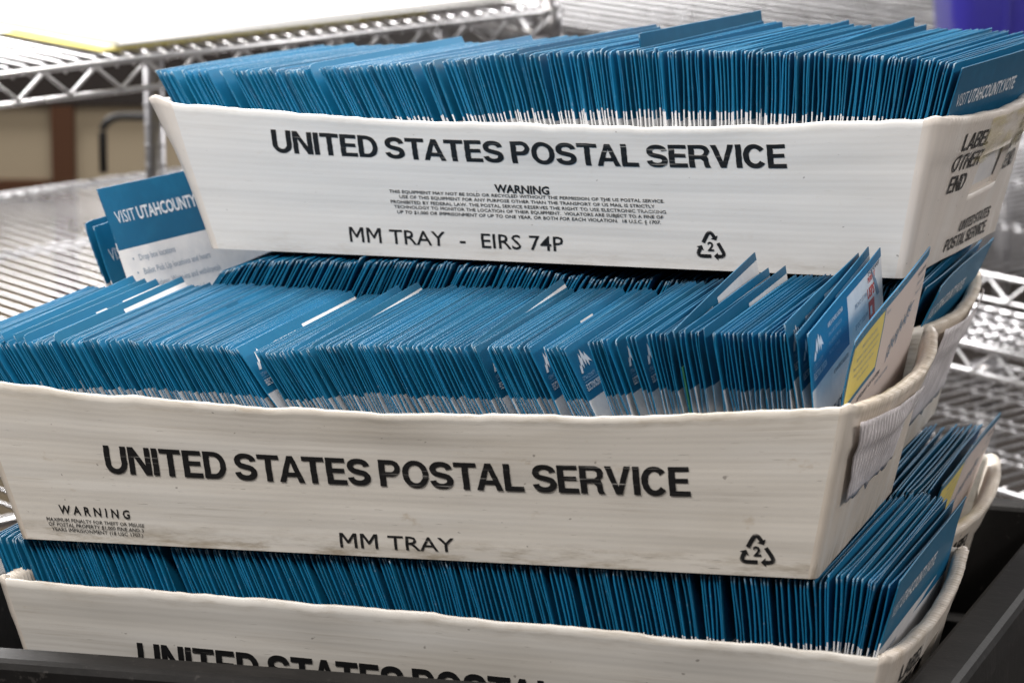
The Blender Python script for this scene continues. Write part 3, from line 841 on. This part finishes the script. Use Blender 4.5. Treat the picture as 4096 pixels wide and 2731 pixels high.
_f = Vector((-sin(YAW)*cos(PITCH), cos(YAW)*cos(PITCH), sin(PITCH))); _r = Vector((cos(YAW), sin(YAW), 0))


def scr(p): d = Vector(p) - CAM; return d.dot(_r)/d.dot(_f)


for k in ENV:
    L = ENV[k]
    for e in L: e['sx'] = scr(MW[k] @ env_local_rim(e))
    L.sort(key=lambda e: e['sx'])
    for i, e in enumerate(L): e['i'] = i
    if k in HEAD:
        _, w, mids = heavy(LINE); a, b, h, _x = HEAD[k]
        last = 18 if k == 'A' else 25
        lx = [scr(MW[k] @ front_pt(k, a[0] + (b[0]-a[0])*m[1]/w, 1.0)) for m in mids][:last]
        names = LETTER[:last]; cnt = {}
        hw = abs(lx[1]-lx[0])*.75
        for e in L:
            j = min(range(len(lx)), key=lambda q: abs(lx[q]-e['sx']))
            if e['sx'] < lx[0]-hw: e['slot'] = 'L'
            elif e['sx'] > lx[-1]+hw: e['slot'] = 'R'
            else: e['slot'] = j
            if e['label'] and '@' in e['label']: e['label'] = e['label'].replace('@', 'the ' + LETTER[e['slot']])
        for e in L: cnt.setdefault(e['slot'], []).append(e)
        for s_, es in cnt.items():
            for n, e in enumerate(es):
                if e['label']: continue
                if s_ == 'L': e['label'] = 'blue envelope in the %s, %s left of the U of UNITED' % (TRAYN[k], ORD[len(es)-n])
                elif s_ == 'R':
                    if k == 'A': e['label'] = 'blue envelope in the %s, %s in from its right end' % (TRAYN[k], ORD[min(len(es)-n, 50)])
                    else: e['label'] = 'blue envelope in the %s, %s right of the %s' % (TRAYN[k], ORD[n+1], names[-1])
                else: e['label'] = 'blue envelope in the %s, %s from left above the %s' % (TRAYN[k], ORD[n+1], names[s_])
    else:
        for n, e in enumerate(L):
            if not e['label']: e['label'] = 'blue envelope packed in the ' + TRAYN[k]

KEEP = {'A': {32, 41, 45, 59, 69, 72, 76, 79, 88, 96, 105, 116, 123, 124, 131, 133, 137, 138, 142, 145, 146, 151, 152, 154, 158, 159, 162, 164, 166, 169, 171, 172, 175, 178, 179, 181, 184, 185, 186, 187, 188, 191, 192, 193, 195, 196, 197, 198, 199, 200, 201, 202, 203, 204, 205, 206}, 'E': {6, 10, 15, 17, 18, 20, 27, 41, 44, 49, 50, 60, 61, 66, 69, 71, 73, 76, 80, 86, 90, 92, 95, 97, 98, 100, 101, 102, 103, 105, 106, 109, 113, 115, 120, 121, 123, 125, 127, 129, 130, 132, 134, 136, 138, 139, 142, 143, 144, 147, 149, 151, 152, 153, 154, 156, 161, 164, 166, 169, 170, 171, 172, 174, 175, 177, 181, 182, 183, 185, 187, 190, 191, 193, 194, 195, 197, 199, 203, 205, 206, 207, 208, 210, 212, 213, 214, 215, 216, 217}, 'B': {44, 47, 48, 51, 55, 57, 59, 61, 63, 66, 68, 71, 73, 77, 78, 80, 82, 83, 87, 88, 90, 91, 93, 95, 96, 98, 99, 101, 103, 104, 108, 110, 112, 113, 116, 119, 120, 123, 126, 137, 140, 145, 148, 153, 156, 157, 160, 162, 164, 166, 168, 169, 170, 174, 175, 178, 179, 181, 183, 185, 186, 188, 190, 191, 193, 196, 198, 202, 204, 205, 207, 211, 213, 214, 216, 217, 218, 221, 222, 224, 225, 226, 227, 228, 229, 230, 233, 234, 235, 237, 238, 240, 241, 243, 244, 245, 246, 248, 251, 253, 255, 258, 259, 260, 261, 262, 263, 264, 265, 266, 268, 269, 270, 271, 273}, 'C': {42, 186, 187}, 'D': {109, 110, 111, 113, 117}}   # those that show largest, built one by one
bulk = MB(); bulk_mats = None; bulk_rnd = []
SLOT = {}
BM = [M['front'], M['back'], M['plain_blue'], M['edge'], M['edge_front']]
for k in 'BEACD':
    for e in ENV[k]:
        mw = env_matrix(k, e)
        if e['special']:
            ed = (.0006, .0014) if e['fam'] == 'thin' else (.0009, .0018)
            mb, mats = env_mesh('ballot_envelope', 77*e['i'] + ord(k), *ed, e['px'], e['special']); me = mb.mesh('ballot_envelope', mats)
        else:
            mb, mats, me = variant(e['px'], e['fam'], e['var'])
        if e['special'] or KEEP is None or e['i'] in KEEP.get(k, ()) or not e['label'].startswith(('blue envelope in the', 'blue envelope packed')):
            o = bpy.data.objects.new('ballot_envelope', me); S.collection.objects.link(o); o.matrix_world = mw
            tag(o, e['label'], 'envelope', 'envelopes filed in the ' + TRAYN[k]); o['_k'] = k; o['_i'] = e['i']
        else:
            b0 = len(bulk.v)
            bulk.v += [tuple(mw @ Vector(p)) for p in mb.v]
            for f_, u_, m_ in zip(mb.f, mb.uv, mb.m):
                bulk.face([i + b0 for i in f_], u_, {0: 0 if e['px'] == 'front' else 1, 1: 2, 2: 4 if e['px'] == 'front' else 3}[m_], True)
            bulk_rnd += [e['rnd']]*len(mb.v)
if bulk.v:
    o = bulk.build('ballot_envelopes', BM); at = o.data.attributes.new('rnd', 'FLOAT', 'POINT'); at.data.foreach_set('value', bulk_rnd)
    tag(o, 'tightly packed blue envelopes of which only slivers show in the white trays', 'envelopes', kind='stuff')

# green card between two envelopes of the middle tray
mb = MB(); mb.box((0, 0, .071), (.0010, .225, .142)); gc = mb.build('green_card', [M['green_paper']])
gc.matrix_world = env_matrix('B', dict(x=.1905, lean=radians(-9.8), yaw=0, yoff=-.0060, rot=0, **{'raise': -.012}))
tag(gc, 'dark green card wedged between blue envelopes in the middle tray', 'card')

# ------------------------------------------------------------------ black bin
def bin_():
    root = empty('black_bin', (0, 0, -.006)); tag(root, 'scuffed black plastic bin holding the stacked white trays', 'bin')
    m = NM('black_bin_plastic'); p = m.pos()
    n = m.noise(m.vec(m.math('MULTIPLY', p[0], 6), m.math('MULTIPLY', p[1], 20), p[2]), 3.0, 5, .65)
    n2 = m.noise(m.vec(p[0], p[1], p[2]), 120.0, 3, .7)
    c = m.mix(m.ss(n, .35, .75), (.006, .0055, .0055), (.016, .0145, .014)); c = m.mix(m.math('MULTIPLY', m.ss(n2, .62, .72), .4), c, (.07, .064, .060))
    m.bump(n2, .25, .001); mat = m.set(col=c, rough=.58, spec=.25)
    Z = .091; cn = [(-.375, -.206), (.3085, -.1525), (.3225, .470), (-.365, .485)]
    ctr = Vector((-.12, .15))
    def loop(off, z):
        o = []
        for i, c in enumerate(cn):
            a = Vector(cn[i-1]); b = Vector(c); d = Vector(cn[(i+1) % 4]); e1 = (b-a).normalized(); e2 = (d-b).normalized()
            n1 = Vector((e1.y, -e1.x)); n2_ = Vector((e2.y, -e2.x))
            nn = (n1+n2_).normalized(); q = off/max(.3, nn.dot(n1))
            for s_ in (-1, 0, 1):
                w = b + nn*q + (-e1 if s_ < 0 else e2 if s_ > 0 else Vector((0, 0)))*(.012 if s_ else 0) - (nn*.004 if s_ == 0 else Vector((0, 0)))
                o.append((w.x, w.y, z - .030*max(0, w.y)))
        return o
    def skin(mb, levels):
        R = [[mb.vert(p) for p in loop(o, z)] for o, z in levels]
        n = len(R[0])
        for A, B in zip(R, R[1:]):
            for i in range(n): mb.face((A[i], B[i], B[(i+1) % n], A[(i+1) % n]))
        return R
    mb = MB(); skin(mb, [(-.012, 0), (-.002, Z-.004), (0, Z-.001), (.003, Z), (.026, Z), (.030, Z-.002), (.032, Z-.006), (.032, Z-.024), (.029, Z-.026), (.012, Z-.026)])
    mb.build('rim', [mat], root)
    mb = MB(); skin(mb, [(.0118, Z-.027), (.004, -.30), (.000, -.30)]); mb.build('body', [mat], root)
    mb = MB(); R = skin(mb, [(.0035, -.002), (.0035, .0)]); mb.face(R[-1]); mb.face(R[0][::-1]); mb.build('floor_panel', [mat], root)
bin_()

# ------------------------------------------------------------------ wire shelving behind
FE = Vector((.52263, .85176, .03685)); FN = Vector((.01533, -.0526, .9985)); FW = Vector((-.85242, .52128, .04055))
FP = Vector((-.8303, .8830, .3480))
FM = Matrix(((FE.x, FW.x, FN.x, FP.x), (FE.y, FW.y, FN.y, FP.y), (FE.z, FW.z, FN.z, FP.z), (0, 0, 0, 1)))


def shelf(label, e0, e1, w0, w1, n, along, trusses, posts=(), pitch=.0215, rw=.0020, rod=.0036, group='chrome wire shelves', up=.10):
    """wires run along 'e' or 'w'; trusses: list of sides 'e0' 'e1' 'w0' 'w1'"""
    root = empty('wire_shelf', mat=FM @ Matrix.Translation(((e0+e1)/2, (w0+w1)/2, n))); tag(root, label, 'wire shelf', group)
    ce, cw = (e0+e1)/2, (w0+w1)/2; he, hw_ = (e1-e0)/2, (w1-w0)/2
    mb = MB()
    A, B = (he, hw_) if along == 'w' else (hw_, he)
    def P(a, b, z): return (a, b, z) if along == 'w' else (b, a, z)
    q = -A + pitch/2
    while q < A:
        mb.tube([P(q, -B-.002, -.006), P(q, -B+.001, .0025), P(q, -B+.012, .0042), P(q, B-.012, .0042), P(q, B-.001, .0025), P(q, B+.002, -.006)], rw, 6); q += pitch
    for b in [(-B + 2*B*i/4) for i in (1, 2, 3)]:
        for d in (-.012, .012): mb.tube([P(-A, b+d, -.0015), P(A, b+d, -.0015)], .0028, 6)
    mb.build('wire_deck', [M['chrome']], root)
    for sd in ('e0', 'e1', 'w0', 'w1'):
        mb = MB(); ax = sd[0]; sg = 1 if sd[1] == '1' else -1
        L = hw_ if ax == 'e' else he
        def Q(a, z, o=0.0): return (sg*(he+o), a, z) if ax == 'e' else (a, sg*(hw_+o), z)
        mb.tube([Q(-L, 0, .001), Q(L, 0, .001)], rod, 8)
        if sd in trusses:
            mb.tube([Q(-L, -.032), Q(L, -.032)], rod, 8)
            a = -L; pts = []; t = 0
            while a <= L: pts.append(Q(a, -.003 if t else -.029, .0015)); a += .032; t = 1 - t
            mb.tube(pts, .0028, 6)
        mb.build('edge_truss' if sd in trusses else 'edge_rod', [M['chrome']], root)
    if not posts:   # legs under the deck
        posts = [(ce + a*(he-.013), cw + b*(hw_-.013), -.92 - n, -.004) for a in (-1, 1) for b in (-1, 1)]
    for pe_, pw_, lo, hi in posts:
        mb = MB(); x, y = pe_-ce, pw_-cw; pts = []; z = lo
        mb.tube([(x, y, lo), (x, y, hi)], .0127, 14)
        z = lo
        while z < hi: mb.tube([(x, y, z), (x, y, z+.003)], .0133, 14); z += .0254
        mb.tube([(x, y, -.040), (x, y, .006)], .0185, 14)
        mb.build('post', [M['post']], root)
    return root


shelf('upper chrome wire shelf with zigzag edge carrying white papers, top left', -.62, .775, 0, .46, 0, 'w', ('w0', 'e1'), posts=((.762, .013, -.75, .16), (.49, .447, -.75, -.005)))
shelf('lower chrome wire shelf at left, below the paper-laden one', -.45, 1.05, -.35, 1.01, -.355, 'w', ('e1',), rw=.0017, pitch=.0235, rod=.0062)
shelf('far chrome wire shelf at right with a single zigzag edge, above the near one', 1.284, 2.30, -1.3, .60, -.355, 'e', ('e0',), pitch=.024, rw=.0017)
shelf('near chrome wire shelf at right with two thick bright bars', 1.0, 1.15, -1.3, .30, -.360, 'e', ('e0',), pitch=.024, rw=.0017, rod=.0046)
shelf('lowest chrome wire shelf at right, just beyond the black bin', .70, 1.10, -1.55, -.40, -.41, 'e', ('e0',), pitch=.024, rw=.0017)
shelf('distant chrome wire shelf beyond the topmost tray', 2.36, 3.00, -.5, 2.2, -.355, 'w', ('e0',), pitch=.060, rw=.0045)
shelf('farthest chrome wire shelf beside the purple tub', 3.05, 4.2, -.8, 2.2, -.355, 'w', ('e0',), pitch=.060, rw=.0045)

# papers on the upper shelf
def sheet(name, label, cat, e0, e1, w0, w1, z0, z1, mat, rot=0.0, group=None, n=1):
    root = empty(name, mat=FM @ Matrix.Translation(((e0+e1)/2, (w0+w1)/2, z0)) @ Matrix.Rotation(rot, 4, 'Z')) if n > 1 else None
    R = random.Random(name+label); mb = MB()
    for i in range(n):
        h = (z1-z0)/n
        mb.box((R.uniform(-.003, .003), R.uniform(-.003, .003), h*(i+.5)), (e1-e0, w1-w0, h*.92), 0, Matrix.Rotation(R.uniform(-.012, .012), 3, 'Z'))
    o = mb.build(name if n == 1 else 'paper_ream', [mat], root)
    if n == 1: o.matrix_world = FM @ Matrix.Translation(((e0+e1)/2, (w0+w1)/2, z0)) @ Matrix.Rotation(rot, 4, 'Z')
    tag(root or o, label, cat, group); return root or o


M['white_paper'] = flat('white_paper', (.80, .80, .80), .6); M['yellow_paper'] = flat('yellow_paper', (.72, .62, .16), .6); M['blue_paper'] = flat('blue_folder', (.10, .25, .60), .5)
sheet('paper_stack', 'white paper stack at the corner of the upper shelf', 'paper', .16, .74, .03, .44, .0125, .0195, M['white_paper'], .02, n=5)
sheet('yellow_sheet', 'yellow sheet sticking out under the white papers on the upper shelf', 'paper', .135, .60, .035, .34, .0072, .0086, M['yellow_paper'], .03)
sheet('cream_sheet', 'cream sheet on the yellow sheet on the upper shelf', 'paper', .150, .50, .032, .36, .0088, .0122, M['cream_paper'], .01)
sheet('white_sheet', 'loose white sheet at the far side of the upper shelf', 'paper', -.10, .155, .22, .45, .0072, .0090, M['white_paper'], -.05)
sheet('blue_folder', 'blue folder edge beside the loose white sheet on the upper shelf', 'folder', -.22, -.02, .30, .46, .0092, .0120, M['blue_paper'], .04)

# purple tub
def tub():
    root = empty('purple_tub', mat=Matrix.Translation((-.115, 3.56, .128)) @ Matrix.Rotation(.31, 4, 'Z')); tag(root, 'purple plastic tub standing on the far wire shelf, top right', 'tub')
    m = NM('purple_plastic'); p = m.pos(); n = m.noise(m.vec(p[0], p[1], p[2]), 8.0, 3, .6)
    mat = m.set(col=m.mix(n, (.040, .034, .33), (.060, .050, .46)), rough=.35, spec=.5)
    def rr(hx, hy, r, z):
        o = []
        for cx, cy, a0 in ((1, 1, 0), (-1, 1, 90), (-1, -1, 180), (1, -1, 270)):
            for i in range(7):
                a = radians(a0 + 15*i); o.append((cx*(hx-r) + r*cos(a), cy*(hy-r) + r*sin(a), z))
        return o
    lev = [(.20, .15, .0), (.203, .153, .004), (.222, .172, .26), (.222, .172, .27), (.218, .168, .27), (.199, .149, .006)]
    mb = MB(); R = [[mb.vert(q) for q in rr(a, b, .045, z)] for a, b, z in lev]; n_ = len(R[0])
    for A, B in zip(R, R[1:]):
        for i in range(n_): mb.face((A[i], A[(i+1) % n_], B[(i+1) % n_], B[i]), smooth=True)
    mb.face(R[0][::-1]); mb.face(R[-1]); mb.build('body', [mat], root)
    mb = MB(); R = [[mb.vert(q) for q in rr(a, b, .05, z)] for a, b, z in ((.2225, .1725, .245), (.236, .186, .248), (.237, .187, .272), (.2225, .1725, .274))]
    for A, B in zip(R, R[1:]):
        for i in range(n_): mb.face((A[i], A[(i+1) % n_], B[(i+1) % n_], B[i]), smooth=True)
    mb.build('rim', [mat], root)
    mb = MB()
    for i in range(5): mb.box((-.12+.06*i, -.163, .12), (.006, .010, .22), 0, Matrix.Rotation(.075, 3, 'X'))
    mb.build('rib', [mat], root)
tub()

# ------------------------------------------------------------------ things under and behind the shelves
M['wood'] = flat('brown_wood', (.075, .028, .010), .5); M['panel'] = flat('beige_panel', (.36, .295, .205), .7); M['black'] = flat('black_tube', (.012, .011, .011), .4)
def screen():
    root = empty('panelled_screen', mat=Matrix.Translation((-1.6526, 2.6957, .0363)) @ Matrix.Rotation(YAW, 4, 'Z'))
    tag(root, 'brown wooden screen with beige panels and an added shade board behind the wire shelves', 'screen')
    for x0, x1 in ((-.32, -.019), (.019, .40)):
        mb = MB(); mb.box(((x0+x1)/2, .012, -.45), (x1-x0, .012, 1.03)); mb.build('beige_panel', [M['panel']], root)
    for x in (-.33, 0, .41):
        mb = MB(); mb.box((x, 0, -.455), (.038, .036, 1.04)); mb.build('stile', [M['wood']], root)
    mb = MB(); mb.box((-.165, -.002, -.078), (.285, .036, .034)); mb.build('rail', [M['wood']], root)
    mb = MB(); mb.box((.04, .004, .165), (.80, .045, .196)); mb.build('top_board', [flat('dark_board', (.020, .014, .012), .6)], root)  # added dark board standing in for the shade under the upper shelf
screen()
mb = MB(); c0 = Vector((-1.3278, 2.1652, .0663)); rx = Vector((cos(YAW), sin(YAW), 0)); zz = Vector((0, 0, 1))
pts = [Vector((0, 0, 0)), zz*.060] + [rx*(.030*(1-cos(a))) + zz*(.060 + .024*sin(a)) for a in [pi*i/16 for i in range(1, 9)]] + [rx*.30 + zz*.082, rx*.33 + zz*.06, rx*.335 - zz*.95]
mb.tube(pts, .0062, 10); o = mb.build('bent_tube', [M['black']]); o.location = c0
tag(o, 'bent black metal tube in front of the beige panels, seen under the upper shelf', 'tube')

m = NM('dark_floor'); p = m.pos(); n = m.noise(m.vec(p[0], p[1], p[2]), 5.0, 5, .6)
fm = m.set(col=m.mix(n, (.05, .04, .035), (.10, .085, .075)), rough=.6)
mb = MB(); mb.box((0, 3, -1.0), (14, 16, .1)); tag(mb.build('floor', [fm]), kind='structure')
m = NM('dark_wall'); p = m.pos(); n = m.noise(m.vec(p[0], p[1], p[2]), 2.0, 4, .6)
wm = m.set(col=m.mix(n, (.30, .28, .27), (.36, .34, .33)), rough=.8)
mb = MB(); mb.box((-1.5, 8.0, 1.0), (14, .1, 4)); tag(mb.build('wall', [wm]), kind='structure')
print('ENVELOPES', {k: len(v) for k, v in ENV.items()})
